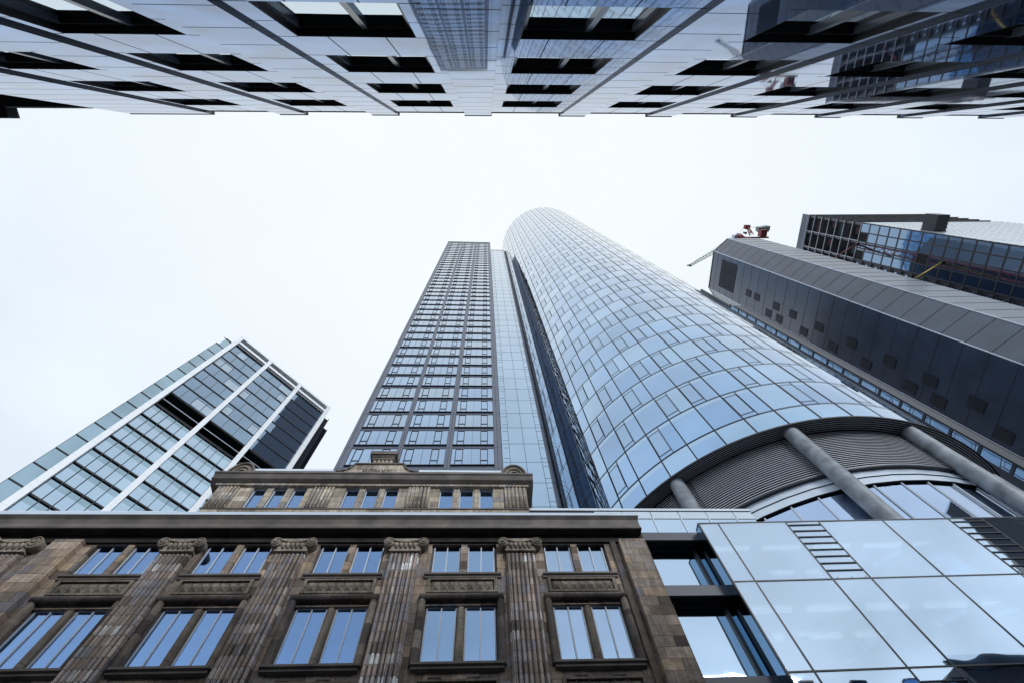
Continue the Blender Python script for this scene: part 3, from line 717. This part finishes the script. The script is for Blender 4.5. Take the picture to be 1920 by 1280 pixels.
# ------------------------------------------------------------------ slab tower with slate-blue frame
def slab_tower():
    T = thing('slab_tower', 'tall slab tower with slate blue frame and three window bays, left of the round tower', 'skyscraper', (0, 28), math.atan(.03))
    bays = [(-14.5, -9.75), (-9.25, -4.7), (-4.1, .36)]
    x0, x1, D = -15.32, 1.15, 22; TOP = 192
    rows = [41.2 + 3.7 * k for k in range(41)]
    b = MB(); b.box(x0 + .05, x1 - .05, .3, D, -EYE, TOP - 1.2); b.build('building_body', M['aframe'], T)
    b = MB()
    for p0, p1 in ((x0, bays[0][0]), (bays[0][1], bays[1][0]), (bays[1][1], bays[2][0]), (bays[2][1], x1)):
        b.box(p0, p1, 0, .32, -EYE, TOP)
    b.build('frame_pier', M['aframe'], T)
    b = MB()
    for u in (-15.0, -9.5, -4.4, .72): b.box(u - .02, u + .02, -.006, 0, 30, TOP)
    for z in rows:
        for p0, p1 in ((x0, bays[0][0]), (bays[0][1], bays[1][0]), (bays[1][1], bays[2][0]), (bays[2][1], x1)): b.box(p0, p1, -.005, 0, z - .62, z - .58)
    b.build('cladding_joint', M['line'], T)
    for u0, u1 in bays:
        b = MB(); b.box(u0, u1, .09, .32, -EYE, rows[-1] - .1); b.build('spandrel', M['aframe'], T)
    def wm(w_):
        f, p = MB(), MB(); h = 2.98; fw = .045
        f.prof([(.08, -.13), (-.08, -.13), (-.08, -.02), (.08, .01)], 0, w_)
        f.box(0, fw, 0, .08, .01, h); f.box(w_ - fw, w_, 0, .08, .01, h); f.box(fw, w_ - fw, 0, .08, h - fw, h)
        for c in (w_ * .18, w_ * .76):
            for u in (c - .37, c + .37): f.box(u - .04, u + .04, -.02, .08, 0, h - fw)
            f.box(c - .33, c + .33, -.02, .08, .72, .80); f.box(c - .33, c + .33, -.02, .08, h - .16, h - fw)
        f.box(w_ * .47 - .012, w_ * .47 + .012, 0, .08, 0, h - fw)
        p.box(.01, w_ - .01, .03, .07, 0.02, h - .01)
        return f, p
    ns = 0
    fs, ps = MB(), MB()
    for (u0, u1) in bays:
        f, p = wm(u1 - u0); fm = f.mesh('window', [M['line']]); pms = [p.mesh('pane', [M[q]]) for q in ('aglass', 'aglass', 'ag2', 'ag3')]
        for k, z in enumerate(rows[:-1]):
            if k < 33: frame_window(T, (u0, .01, z), fm, random.choice(pms))
            else:
                for src, dst in ((f, fs), (p, ps)):
                    n = len(dst.v); dst.v += [(a + u0, b_ + .01, c + z) for a, b_, c in src.v]; dst.f += [tuple(n + i for i in q) for q in src.f]; dst.m += src.m; dst.sm += src.sm
    W = fs.build('window', M['line'], T, kind='stuff'); place(ps.mesh('pane', [M['aglass']]), 'pane', W, sub=True)
    b = MB(); b.box(x0, x1, -.05, .4, TOP, TOP + .7)
    for u0, u1 in bays: b.box(u0, u1, 0, .3, rows[-1] - .1, TOP)
    b.build('roof_edge', M['dark'], T)
slab_tower()
def glass_block():
    T = thing('glass_block', 'smooth pale glass block with fine joint lines between the slab tower and round tower', 'skyscraper', (0, 30.2), math.atan(.03))
    TOP = 187.5
    b = MB(); b.box(1.3, 6.22, 0, .2, -EYE, TOP); b.build('curtain_wall', M['bglass'], T)
    b = MB(); b.box(1.3, 6.74, .2, 20, -EYE, TOP - 2); b.build('building_body', M['bside'], T)
    b = MB(); r_ = .5
    pts = [(6.22, .0), (6.5, .02), (6.66, .12), (6.76, .4), (6.76, 20), (6.22, 20)]
    b.prism(pts, -EYE, TOP - .5); b.build('corner_cladding', M['aframe'], T)
    b = MB(); z = 44.84 - 3.7 * 5; k = 0
    us = (2.13, 3.87, 5.6)
    while z < TOP:
        b.box(1.32, 6.22, -.01, 0, z - .025, z + .025)
        for u0, u1 in ((1.45, 2.13), (5.6, 6.2)):
            b.box(u0, u1, -.012, 0, z + .74, z + .78); b.box(u0, u1, -.012, 0, z + 2.84, z + 2.88)
        b.box(6.22, 6.7, -.012, -.0, z - .02, z + .02); z += 3.7
    for u in us: b.box(u - .022, u + .022, -.014, 0, 20, TOP)
    b.build('joint_line', M['line'], T)
    b = MB(); b.box(1.3, 6.1, -.06, .4, TOP, TOP + .4); b.build('roof_edge', M['dark'], T)
    b = MB()
    for i in range(9): b.box(6.76, 6.775, 1 + 2.1 * i, 1.05 + 2.1 * i, 20, TOP - 3)
    z = 26.3
    while z < TOP - 3: b.box(6.76, 6.778, .5, 19, z - .03, z + .03); z += 3.7
    b.build('side_joint', M['louv'], T)
glass_block()

# ------------------------------------------------------------------ white-framed tower at the left
def white_tower():
    T = thing('white_framed_tower', 'glass office tower with broad white vertical columns and a dark open floor, at the left', 'office tower', (-62, 39.9), math.atan2(.176, .1656))
    cols = [(0, .92), (8.72, 9.62), (17.88, 18.8), (27.2, 28.2)]
    bays = [(.92, 8.72), (9.62, 17.88), (18.8, 27.2)]
    TOP = 116.6; D = 20
    for u0, u1 in cols:
        b = MB(); b.box(u0, u1, -.55, .6, -EYE, TOP); z = 5
        while z < TOP: b.box(u0 + .01, u1 - .01, -.553, -.55, z - .02, z + .02, 1); z += 3.7
        b.build('white_column', [M['lwhite'], M['zinc']], T)
    b = MB(); b.box(.2, 28.0, -.5, .3, 115.9, TOP - .002); b.build('roof_beam', M['lwhite'], T)
    b = MB(); b.box(.22, 27.98, .302, .5, 114.62, 115.88); b.build('roof_void', M['black'], T)
    b = MB(); b.box(.2, 28.0, -.3, .298, 113.75, 114.58); b.build('parapet_strip', M['lwhite'], T)
    b = MB(); b.box(.3, 27.9, .9, D, -EYE, 83.4); b.box(.3, 27.9, 5, D, 83.4, 87.2); b.box(.3, 27.9, .9, D, 87.2, 114.56); b.build('building_body', M['bside'], T)
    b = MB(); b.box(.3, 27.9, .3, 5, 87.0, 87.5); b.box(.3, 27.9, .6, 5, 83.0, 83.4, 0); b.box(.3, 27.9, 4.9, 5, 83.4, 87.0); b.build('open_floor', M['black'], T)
    b = MB(); b.tube((.9, .05, 84.4), (27.2, .05, 84.4), .10, 6); b.build('open_floor_rail', M['zinc'], T)
    # lower floors: deep slabs and narrow panes
    for u0, u1 in bays:
        n = 5; w_ = (u1 - u0) / n
        f = MB(); h = 3.25; f.prof([(.5, 3.27), (-.12, 3.27), (-.12, 3.5), (.5, 3.72)], 0, u1 - u0)
        for i in range(1, n): f.box(w_ * i - .05, w_ * i + .05, -.1, .12, 0, h)
        for i in (0, n): f.box(w_ * i - .04, w_ * i + .04, 0, .12, 0, h)
        p = MB(); 
        for i in range(n): 
            t = random.uniform(-.01, .01); hh = h * .66; tl = lambda z: .1
            p.face([(w_ * i, .1 + t, 0), (w_ * (i + 1), .1 - t, 0), (w_ * (i + 1), .1 - t, hh), (w_ * i, .1 + t, hh)]); p.face([(w_ * i, .1 + t, hh), (w_ * (i + 1), .1 - t, hh), (w_ * (i + 1), .1 - t, h), (w_ * i, .1 + t, h)], 1)
        fm, pm = f.mesh('window', [M['line']]), p.mesh('pane', [M['lpale'], M['lteal']])
        for k in range(11): frame_window(T, (u0, .38, 79.2 - 3.72 * k), fm, pm)
        b = MB(); b.box(u0, u1, .55, .9, -EYE, 38.1); b.build('lower_glazing', M['lpale'], T)
    # upper floors
    for bi, (u0, u1) in enumerate(bays):
        for k in range(7):
            z = 87.6 + 3.72 * k; cuts = [0, .30, .62, 1] if (k + bi) % 2 else [0, .22, .5, .78, 1]
            f = MB(); p = MB(); W_ = u1 - u0; h = 3.5
            for c in cuts: f.box(max(0, min(W_ - .08, c * W_ - .04)), max(.08, min(W_, c * W_ + .04)), 0, .15, 0, h)
            f.box(.08, W_ - .08, -.03, .15, h - .02, h + .22)
            for i in range(len(cuts) - 1):
                a, c = cuts[i] * W_, cuts[i + 1] * W_; bl = bi < 2 and random.random() < .16; t = random.uniform(-.012, .012)
                p.face([(a, .09 + t, 0), (c, .09 - t, 0), (c, .09 - t, h), (a, .09 + t, h)], 0)
                if bl:
                    p.face([(a + .1, .05, .2), (c - .1, .05, .2), (c - .1, .05, h - .9), (a + .1, .05, h - .9)], 1)
                    f.box(a + .1, c - .1, .02, .06, h - .92, h - .86)
            W = f.build('window', M['line'], T, off=(u0, .3, z)); place(p.mesh('pane', [M['lglass'], M['blind']]), 'pane', W, sub=True)
    # glass fins past both outer columns
    for k in range(21):
        z = 112.9 - 3.72 * (k + 1)
        b = MB(); b.box(-2.2 if z < 109 else -1.7, 0, .5, .62, z, min(z + 3.5, 113)); G = b.build('corner_glass', M['lteal'], T)
        b = MB(); b.box(-2.2 if z < 109 else -1.7, 0, .44, .6, z + 3.5, z + 3.6); b.box(-2.2, 0, .44, .6, z + 3.66, z + 3.72); place(b.mesh('glass_rail', [M['line']]), 'glass_rail', G, sub=True)
        if z > 87:
            b = MB(); b.box(28.2, 29.5 if z > 106 else 30.6, .5, .62, z - .2, z + 3.5); G = b.build('corner_glass', M['ldark'], T)
    for q in ((-2.25, -2.2, .45, .7, 40, 109.2), (-2.25, -1.2, .45, .7, 109.2, 109.35), (-1.7, -.3, .45, .7, 113, 113.2), (29.45, 29.55, .4, .7, 88, 113.6), (30.55, 30.65, .4, .7, 60, 109.2)): b = MB(); b.box(*q); b.build('fin_edge', M['line'], T)
    b = MB(); b.box(29.5, 30.6, .5, .62, 40, 109); b.box(28.2, 29.5, .5, .62, 40, 88); b.build('corner_glass', M['ldark'], T)
M['lpale'] = mirror_glass('left_tower_lower_glass', (.42, .55, .66), .03, .03, .25, .12)
white_tower()

# ------------------------------------------------------------------ dark tower flank with a strip of windows
def strip_tower():
    T = thing('dark_flank_building', 'dark narrow flank with one strip of pale windows between round tower and granite tower', 'building', (55.5, 29.4))
    b = MB(); b.box(0, 1.6, 0, 20, -EYE, 102); b.box(.0, .5, .55, 20, 102, 120); b.build('building_body', M['bside'], T)
    b = MB(); b.box(1.5, 1.62, -.06, 0, -EYE, 102); b.build('edge_strip', M['aframe'], T)
    z = 100.0
    me = None
    for k in range(23):
        zz = z - 3.7 * k
        f = MB(); f.box(-.10, 0, .12, .2, zz, zz + 3.7); f.box(-.10, 0, 1.35, 1.43, zz, zz + 3.7); f.box(-.12, 0, .2, 1.35, zz + 3.3, zz + 3.7)
        F = f.build('window', M['dark'], T)
        p = MB(); p.box(-.05, -.001, .2, 1.35, zz, zz + 3.3); place(p.mesh('pane', [M['stripg']]), 'pane', F, sub=True)
M['stripg'] = mirror_glass('strip_window_glass', (.42, .49, .56), .03, .03, .3)
strip_tower()

# ------------------------------------------------------------------ granite tower
def granite_tower():
    T = thing('granite_tower', 'tall windowless grey granite tower with chamfered corners and a few small dark openings', 'skyscraper', (72.2, 0))
    H = 150
    poly = [(3.9, 21.2), (.0, 25.1), (0, 37.1), (4.6, 42.9), (9, 46), (13, 46), (18.5, 40.5), (18.5, 27), (14.0, 21.2)]
    b = MB(); b.prism(poly, -EYE, H); b.build('granite_shaft', M['gran'], T)
    b = MB(); pit = 4.1; th = .042
    def edge(p, q, e=.03):
        d = Vector((q[0] - p[0], q[1] - p[1])); nrm = Vector((d.y, -d.x)).normalized() * e
        if nrm.dot(Vector((p[0] - 20, p[1] - 35))) < 0: nrm = -nrm
        return nrm
    for (p, q) in zip(poly[:4], poly[1:5]):
        nv = edge(p, q); z = H - 3
        while z > 20:
            b.face([(p[0] + nv.x, p[1] + nv.y, z - th), (q[0] + nv.x, q[1] + nv.y, z - th), (q[0] + nv.x, q[1] + nv.y, z + th), (p[0] + nv.x, p[1] + nv.y, z + th)]); z -= pit
    p, q = poly[8], poly[0]; z = H - 3
    while z > 20:
        b.box(q[0], p[0], q[1] - .03, q[1], z - th * .7, z + th * .7); z -= pit
    b.build('cladding_joint', M['seam'], T)
    b = MB()
    for p in poly[:4]: b.tube((p[0] - .02, p[1], 10), (p[0] - .02, p[1], H + .2), .10, 6)
    b.build('corner_trim', M['zinc'], T)
    b = MB(); b.prism([(x - .1 if x < 5 else x, y) for x, y in poly], H, H + .5); b.build('parapet', M['steel'], T)
    for z, y in ((126.2, 32.8), (121.9, 32.8), (112.8, 32.8), (115.4, 35.4), (110.6, 35.4), (105.8, 32.8), (100.8, 35.4), (96.2, 32.8), (91, 35.4), (86.3, 32.8), (81.6, 35.4), (76.7, 32.8), (71.4, 35.4), (68.3, 32.8), (65.9, 35.4), (60.3, 33), (55.5, 35.4)):
        b = MB(); b.box(-.06, .0, y - .95, y + .95, z - 1.4, z + 1.4); F = b.build('window', M['granw'], T)
        p = MB(); p.box(-.08, -.06, y - .8, y + .8, z - 1.25, z + 1.25); place(p.mesh('pane', [M['granw']]), 'pane', F, sub=True)
    b = MB(); b.box(-.05, 0, 26.6, 34.9, 134.4, 144.0, 0)
    y = 26.8
    while y < 34.8: b.box(-.12, -.05, y, y + .12, 134.5, 143.9, 1); y += .4
    b.build('roof_grille', [M['granw'], M['seam']], T)
granite_tower()

# ------------------------------------------------------------------ tower crane above the granite roof
def lattice(b, a, c, w0, w1, n, r_=.12, m=0):
    a, c = Vector(a), Vector(c); d = (c - a).normalized(); s = d.cross(Vector((0, 0, 1))).normalized(); u = s.cross(d)
    def ch(i, t):
        w_ = w0 + (w1 - w0) * t; o = (s * w_ / 2 - u * w_ / 2, -s * w_ / 2 - u * w_ / 2, u * w_ / 2)[i]; return a + (c - a) * t + o
    for i in range(3): b.tube(ch(i, 0), ch(i, 1), r_, 6, m)
    for k in range(n):
        t0, t1 = k / n, (k + 1) / n
        for i, j in ((0, 1), (1, 2), (2, 0)): b.tube(ch(i, t0), ch(j, t1), r_ * .6, 4, m); b.tube(ch(i, t1), ch(j, t1), r_ * .5, 4, m)
M['red'] = paint('red_crane_paint', (.22, .035, .04), .5)
M['cgrey'] = paint('crane_machine_grey', (.24, .30, .30), .4, .1)
def crane():
    T = thing('tower_crane', 'red and grey tower crane with pale lattice jib rising behind the granite tower', 'crane', (98.5, 26))
    b = MB()
    for sx in (-.8, .8):
        for sy in (-.8, .8): b.tube((sx, sy, -EYE), (sx, sy, 184), .14, 6)
    for k in range(62):
        z = 2.0 + 2.9 * k
        for p, q in (((-.8, -.8), (.8, -.8)), ((.8, -.8), (.8, .8)), ((.8, .8), (-.8, .8)), ((-.8, .8), (-.8, -.8))): b.tube((*p, z), (*q, z + 2.9), .08, 4)
    b.build('mast', M['red'], T)
    b = MB(); b.tube((0, 0, 184), (0, 0, 186), 1.3, 16, 0, r2=1.8); b.box(-1.6, 12.2, -.3, .3, 186, 186.3); b.box(9.0, 11.4, -2.9, -.2, 186.3, 188.7)
    b.build('slewing_deck', M['red'], T)
    b = MB(); b.tube((9.4, -2.7, 190.2), (12.9, -3.2, 190.8), 1.15, 14, 0); b.box(9.0, 13.4, -3.6, -1.9, 188.7, 189.3); b.box(12.4, 14.0, -4.0, -2.4, 189.3, 192.2)
    b.build('winch_house', M['cgrey'], T)
    b = MB(); b.box(-2.6, -1.5, -1.2, .3, 184.4, 186.4); b.build('operator_cab', M['zinc'], T)
    b = MB(); lattice(b, (5.4, -1.0, 187), (6.9, -3.2, 193.5), 1.3, .8, 5, .13); b.box(5.9, 7.9, -4.0, -2.4, 193, 194.6); b.build('a_frame', M['red'], T)
    b = MB(); b.tube((7.2, -3.2, 194), (11.5, -3.2, 191), .09, 5); b.tube((7, -3.3, 194.2), (-13.6, 12.6, 196.8), .05, 4); b.build('stay_cable', M['zinc'], T)
    b = MB(); lattice(b, (-.6, 0, 186), (-14.0, 12.7, 196), 1.7, .9, 16, .12); b.tube((-13.8, 12.5, 195.2), (-14.2, 12.9, 197.2), .4, 8); b.build('jib', M['cgrey'], T)
    b = MB(); b.tube((3.4, -1.6, 187.4), (3.4, -1.6, 189.0), .5, 10, 0, r2=.4); b.tube((3.4, -1.6, 189), (4.6, -2.4, 194), .05, 4); b.build('hook_block', M['dark'], T)
crane()

# ------------------------------------------------------------------ tower under construction at the far right
def far_tower():
    T = thing('unfinished_tower', 'unfinished tower at the far right, bare floors on top, blue window grid below', 'skyscraper', (115, 15.9))
    W, D, TOP, ZC = 45, 34, 174, 145.0
    b = MB(); b.box(.25, W - .3, .25, D, -EYE, ZC - 1); b.box(9, W - 9, 9, D, ZC - 1, TOP - 3); b.build('building_body', M['bside'], T)
    b = MB()
    for k in range(8): b.box(0, W, 0, D, ZC + 3.7 * k - .2 + .0, ZC + 3.7 * k + .25)
    b.build('floor_slab', M['fslab'], T)
    c_ = MB(); c_.box(0, .6, 0, .6, 0, 3.25); cm = c_.mesh('bare_column', [M['fslab']])
    b = MB()
    for k in range(7):
        z = ZC + .25 + 3.7 * k
        for j in range(7): place(cm, 'bare_column', T, (.25, .3 + 5.4 * j, z))
        for i in range(1, 9): place(cm, 'bare_column', T, (.3 + 5.5 * i, .3, z))
        for q in range(14):
            y = random.uniform(1, D - 3); x = random.uniform(1.5, 7); b.box(x, x + random.uniform(.3, 1.6), y, y + random.uniform(.3, 1.5), z, z + random.uniform(.8, 2.6), random.choice((0, 0, 1)))
    b.build('site_materials', [M['fslab'], M['zinc']], T, kind='stuff')
    b = MB(); b.box(-.15, 0, 0, D, TOP - 3.8, TOP + .3); b.box(-.12, 0, 10, 12, ZC + 25, ZC + 25.6)
    for k in range(8): b.box(-.22, -.001, 0, 14 + k * 1.2, ZC + 3.7 * k - .12, ZC + 3.7 * k + .12, 1)
    for y in (5.4, 10.8, 16.2): b.box(-.2, 0, y, y + .22, ZC, TOP - 3.8, 1)
    b.build('edge_screen', [M['aframe'], M['louv']], T)
    b = MB(); rnd = random.Random(3)
    for k in range(7):
        for j in range(5):
            if rnd.random() < .55:
                y = .9 + 5.4 * j + rnd.uniform(0, 1); z = ZC + .25 + 3.7 * k; q_ = MB(); q_.box(.9, 1.0, y, y + rnd.uniform(1.5, 3.9), z, z + 3.1); q_.build('site_tarpaulin', M[rnd.choice(('tarp', 'tarp', 'tarpr'))], T)
    # blue window grid
    f, p = MB(), MB(); fw = .34
    f.box(-.12, 0, 0, fw, 0, 3.7); f.box(-.12, 0, fw, 2.7, 0, .42); p.box(-.06, .0, fw, 2.7, .42, 3.7)
    p2 = MB(); p2.box(-.06, 0, fw, 2.7, .42, 3.7)
    fm = f.mesh('window', [M['dark']]); pm = p.mesh('pane', [M['farg']]); pb = p2.mesh('pane', [M['black']])
    for j in range(4):
        for k in range(14):
            frame_window(T, (0, .02 + 2.7 * j, ZC - 3.7 * (k + 1)), fm, pb if (j, k) in ((1, 0), (2, 6), (3, 0)) else pm)
    b = MB(); b.box(0, .25, 0, 11, 20, ZC - 3.7 * 14); b.build('lower_glazing', M['farg'], T)
    # bare steel edge truss under the windows
    b = MB()
    b.box(.02, .2, 10.82, 20, 60, ZC, 1)
    for k in range(22):
        z = ZC - 3.7 * k
        b.box(-.25, .02, 10.85, 20, z - .2, z + .2, 0)
        b.bar((-.1, 11.2, z), (-.1, 14.6, z - 3.7), .22, 0); b.bar((-.1, 14.6, z), (-.1, 11.2, z - 3.7), .22, 0)
        b.bar((-.1, 14.8, z), (-.1, 18.2, z - 3.7), .22, 0)
        for q in range(4): b.box(-.05, 0.02, 12 + q * 1.4, 12.5 + q * 1.4, z - 2.4, z - 1.5, 2)
    for y in (11.0, 14.7, 18.4): b.box(-.3, .02, y - .15, y + .15, 60, ZC, 0)
    b.build('edge_truss', [M['dark'], M['bside'], M['farg']], T)
    # pale side wall with fine horizontal lines
    b = MB(); b.box(.02, W, 0, .25, 20, ZC - .25); b.build('pale_side_wall', M['fpale'], T)
    b = MB(); z = 30
    while z < ZC: b.box(.02, W, -.04, 0, z - .09, z + .09); z += 1.85
    for i in range(0, 11): b.box(-.0 + 4.4 * i, .05 + 4.4 * i, -.02, 0, 30, ZC)
    b.build('side_joint', M['louv'], T)
    b = MB(); b.box(2.2, 5.4, -4.3, .2, 122.5, 126.5, 0)
    for k in range(5): b.box(2.1, 5.5, -.2 - .9 * k, -.05 - .9 * k, 122.3, 126.6, 1)
    b.build('loading_platform', [M['bside'], M['dark']], T)
M['fslab'] = paint('bare_concrete_slab', (.14, .14, .155), .8, .3, .4)
M['tarp'] = paint('dark_green_netting', (.03, .05, .05), .7, .3, 1)
M['tarpr'] = paint('rust_brown_netting', (.06, .025, .03), .7, .3, 1)
M['farg'] = mirror_glass('unfinished_tower_window_glass', (.17, .28, .42), .03, .05, .3, .15)
M['fpale'] = polished('pale_side_glass', (.80, .86, .90), .12, 2.2, .015, .05)
far_tower()
def boom(name, label, a, c, mat, g=None):
    T = thing(name, label, 'boom', (a[0], a[1]))
    b = MB(); d = [c[i] - a[i] for i in range(3)]
    b.tube((0, 0, a[2]), (d[0], d[1], c[2]), .24, 8, 0, r2=.16); b.build('boom_tube', mat, T)
    b = MB(); b.box(-.2, .9, -.5, .5, a[2] - .6, a[2] + .6); b.build('mounting_bracket', M['dark'], T)
boom('yellow_boom', 'yellow boom sticking out of an open window of the unfinished tower', (114.9, 22.7, 115.4), (104, 25.8, 110.3), paint('yellow_boom_paint', (.55, .40, .08), .5))
boom('red_boom', 'dark red boom sticking out of the bare upper floors of the unfinished tower', (114.9, 22.5, 145.0), (105.5, 26.0, 141.2), M['red'])

# ------------------------------------------------------------------ polished stone office block over the camera
def polished_block():
    KK = 1.1
    T = thing('polished_office_block', 'office block of polished pale stone panels with black windows, across the top', 'building', (0, -2.0 * KK))
    def B(b, u0, u1, v0, v1, z0, z1, m=0): b.box(u0 * KK, u1 * KK, v0 * KK, v1 * KK, z0 * KK, z1 * KK, m)
    PI_ = 3.575; BOT = -EYE / KK; TOP = 20.62; PT = 21.2
    piers = [(-.78, .24)]
    L = [(-4.44, -3.42), (-8.02, -7.0), (-13.7, -10.6)]
    Rr = [(3.0 + PI_ * i, 4.02 + PI_ * i) for i in range(9)]
    piers = sorted(L + piers + Rr)
    rows = [7.42 - 3.2 * 2, 7.42 - 3.2, 7.42, 10.58, 13.83, 17.1]; hts = [1.78, 1.78, 1.78, 1.75, 1.72, 1.70]
    for (p0, p1) in piers:
        b = MB(); B(b, p0, p1, -.3, .055, BOT, PT, 0); z = 7.42 - 3.2 * 3
        while z < PT: B(b, p0, p1, .055, .0565, z - .009, z + .009, 1); z += 1.066
        b.build('pier', [M['topst'], M['topjt']], T)
        b = MB(); s = .004 / KK
        for e_ in (p0, p1): B(b, e_ - s if e_ == p0 else e_, e_ if e_ == p0 else e_ + s, 0, .053, BOT, PT - .01)
        b.build('pier_return', M['topret'], T)
        b = MB(); B(b, p0 - .03, p1 + .03, -.3, .07, PT, PT + .10); b.build('pier_cap', M['dark'], T)
    for i in range(len(piers) - 1):
        u0, u1 = piers[i][1], piers[i + 1][0]
        if u1 - u0 < 1: continue
        if u0 < 0 and u0 > -1 or (u0 >= .2 and u0 < .3): pass
        w0 = u0 + (.36 if u0 > .0 else .44 if u1 < 0 and u1 > -1 else .44)
        # window opening
        if u0 > 0: a, c = (u0 + .36, u0 + 2.29)
        else: a, c = (u1 - 2.24, u1 - .32)
        a = max(a, u0 + .05); c = min(c, u1 - .05)
        zz = BOT
        b = MB(); B(b, u0, a, -.3, 0, BOT, TOP); B(b, c, u1, -.3, 0, BOT, TOP)
        for r0, h in zip(rows, hts): B(b, a, c, -.3, 0, zz, r0); zz = r0 + h
        B(b, a, c, -.3, 0, zz, TOP); jb = b
        for r0, h in zip(rows, hts):
            for z in (r0, r0 + h): B(b, u0, a, 0, .0015, z - .01, z + .01, 1); B(b, c, u1, 0, .0015, z - .01, z + .01, 1)
            B(b, u0, u1, 0, .0014, r0 + h + .5 - .006, r0 + h + .5 + .006, 1) if r0 > 20 else None
            for q in (.25, .74):
                u = a + (c - a) * q; z1 = r0 + h; nx = r0 + (3.2 if r0 < 17 else 3.5); B(b, u - .009, u + .009, 0, .0016, z1, min(nx, TOP), 1)
            m_ = r0 + h / 2
            if u1 - c > .1: B(b, c, u1, 0, .0014, m_ - .007, m_ + .007, 1)
            if a - u0 > .1: B(b, u0, a, 0, .0014, m_ - .007, m_ + .007, 1)
        b.build('wall_panelling', [M['topst'], M['topjt']], T)
        for r0, h in zip(rows, hts):
            f = MB(); g = .16; W_ = (c - a)
            # black reveal lining, grey bars
            B(f, 0, .012, -g, -.002, 0, h, 1); B(f, W_ - .012, W_, -g, -.002, 0, h, 1); B(f, .012, W_ - .012, -g, -.002, h - .012, h, 1)
            B(f, 0, W_, -g, -.02, 0, .02, 1)
            x = W_ * .58
            B(f, x - .05, x + .05, -g, -g + .06, .02, h - .05, 0); B(f, .012, .09, -g, -g + .05, .02, h - .05, 0); B(f, W_ - .09, W_ - .012, -g, -g + .05, .02, h - .05, 0)
            B(f, .09, W_ - .09, -g, -g + .045, h - .13, h - .012, 1)
            F = f.build('window', [M['topfr'], M['reveal']], T, off=(a * KK, 0, r0 * KK))
            p = MB(); B(p, .01, W_ - .01, -g - .03, -g, .0, h - .012); place(p.mesh('pane', [M['topgl']]), 'pane', F, sub=True)
        b = MB(); B(b, u0, u1, -.3, .02, TOP, TOP + .07); b.build('roof_edge', M['dark'], T)
    b = MB(); B(b, piers[0][0], piers[-1][1], -7, -.3, BOT, TOP - .3); b.build('building_body', M['roof'], T)
    b = MB(); b.box(40, 64, -7.5, -3.4, 22, 27.2); b.box(39.4, 64.6, -3.4, -3.2, 26.7, 27.4); b.build('rooftop_plant_room', M['bside'], T)
polished_block()
def reflected_block():
    T = thing('dark_office_tower', 'dark floor-banded office tower across the street, seen only as reflections in glass', 'office tower', (80, -15))
    b = MB(); b.box(0, 34, -5, -.1, -EYE, 64.5); b.build('building_body', M['bside'], T)
    b = MB()
    for k in range(18): b.box(-.05, 34.05, -.1, .02, 3.6 * k + 1, 3.6 * k + 1.5)
    for i in range(9): b.box(4.2 * i, 4.2 * i + .25, -.1, .08, 0, 68)
    b.build('facade_grid', M['steel'], T)
reflected_block()
def eave_house():
    T = thing('dark_eaved_building', 'neighbouring building at the top left whose black roof overhang sticks out', 'building', (-15.2, -2.2))
    b = MB(); b.box(-25, -.05, -7, -.6, -EYE, 20.9); b.build('wall', M['steel'], T)
    b = MB(); b.box(-25, -.02, -7, .05, 20.9, 21.5); b.box(-25, -2.85, -3, .42, 20.95, 21.45); b.build('roof_overhang', M['black'], T)
    b = MB(); b.tube((-25, .02, 21.0), (-.05, .02, 21.0), .06, 6); b.tube((-25, .40, 21.0), (-2.9, .40, 21.0), .05, 6); b.build('gutter', M['dark'], T)
eave_house()
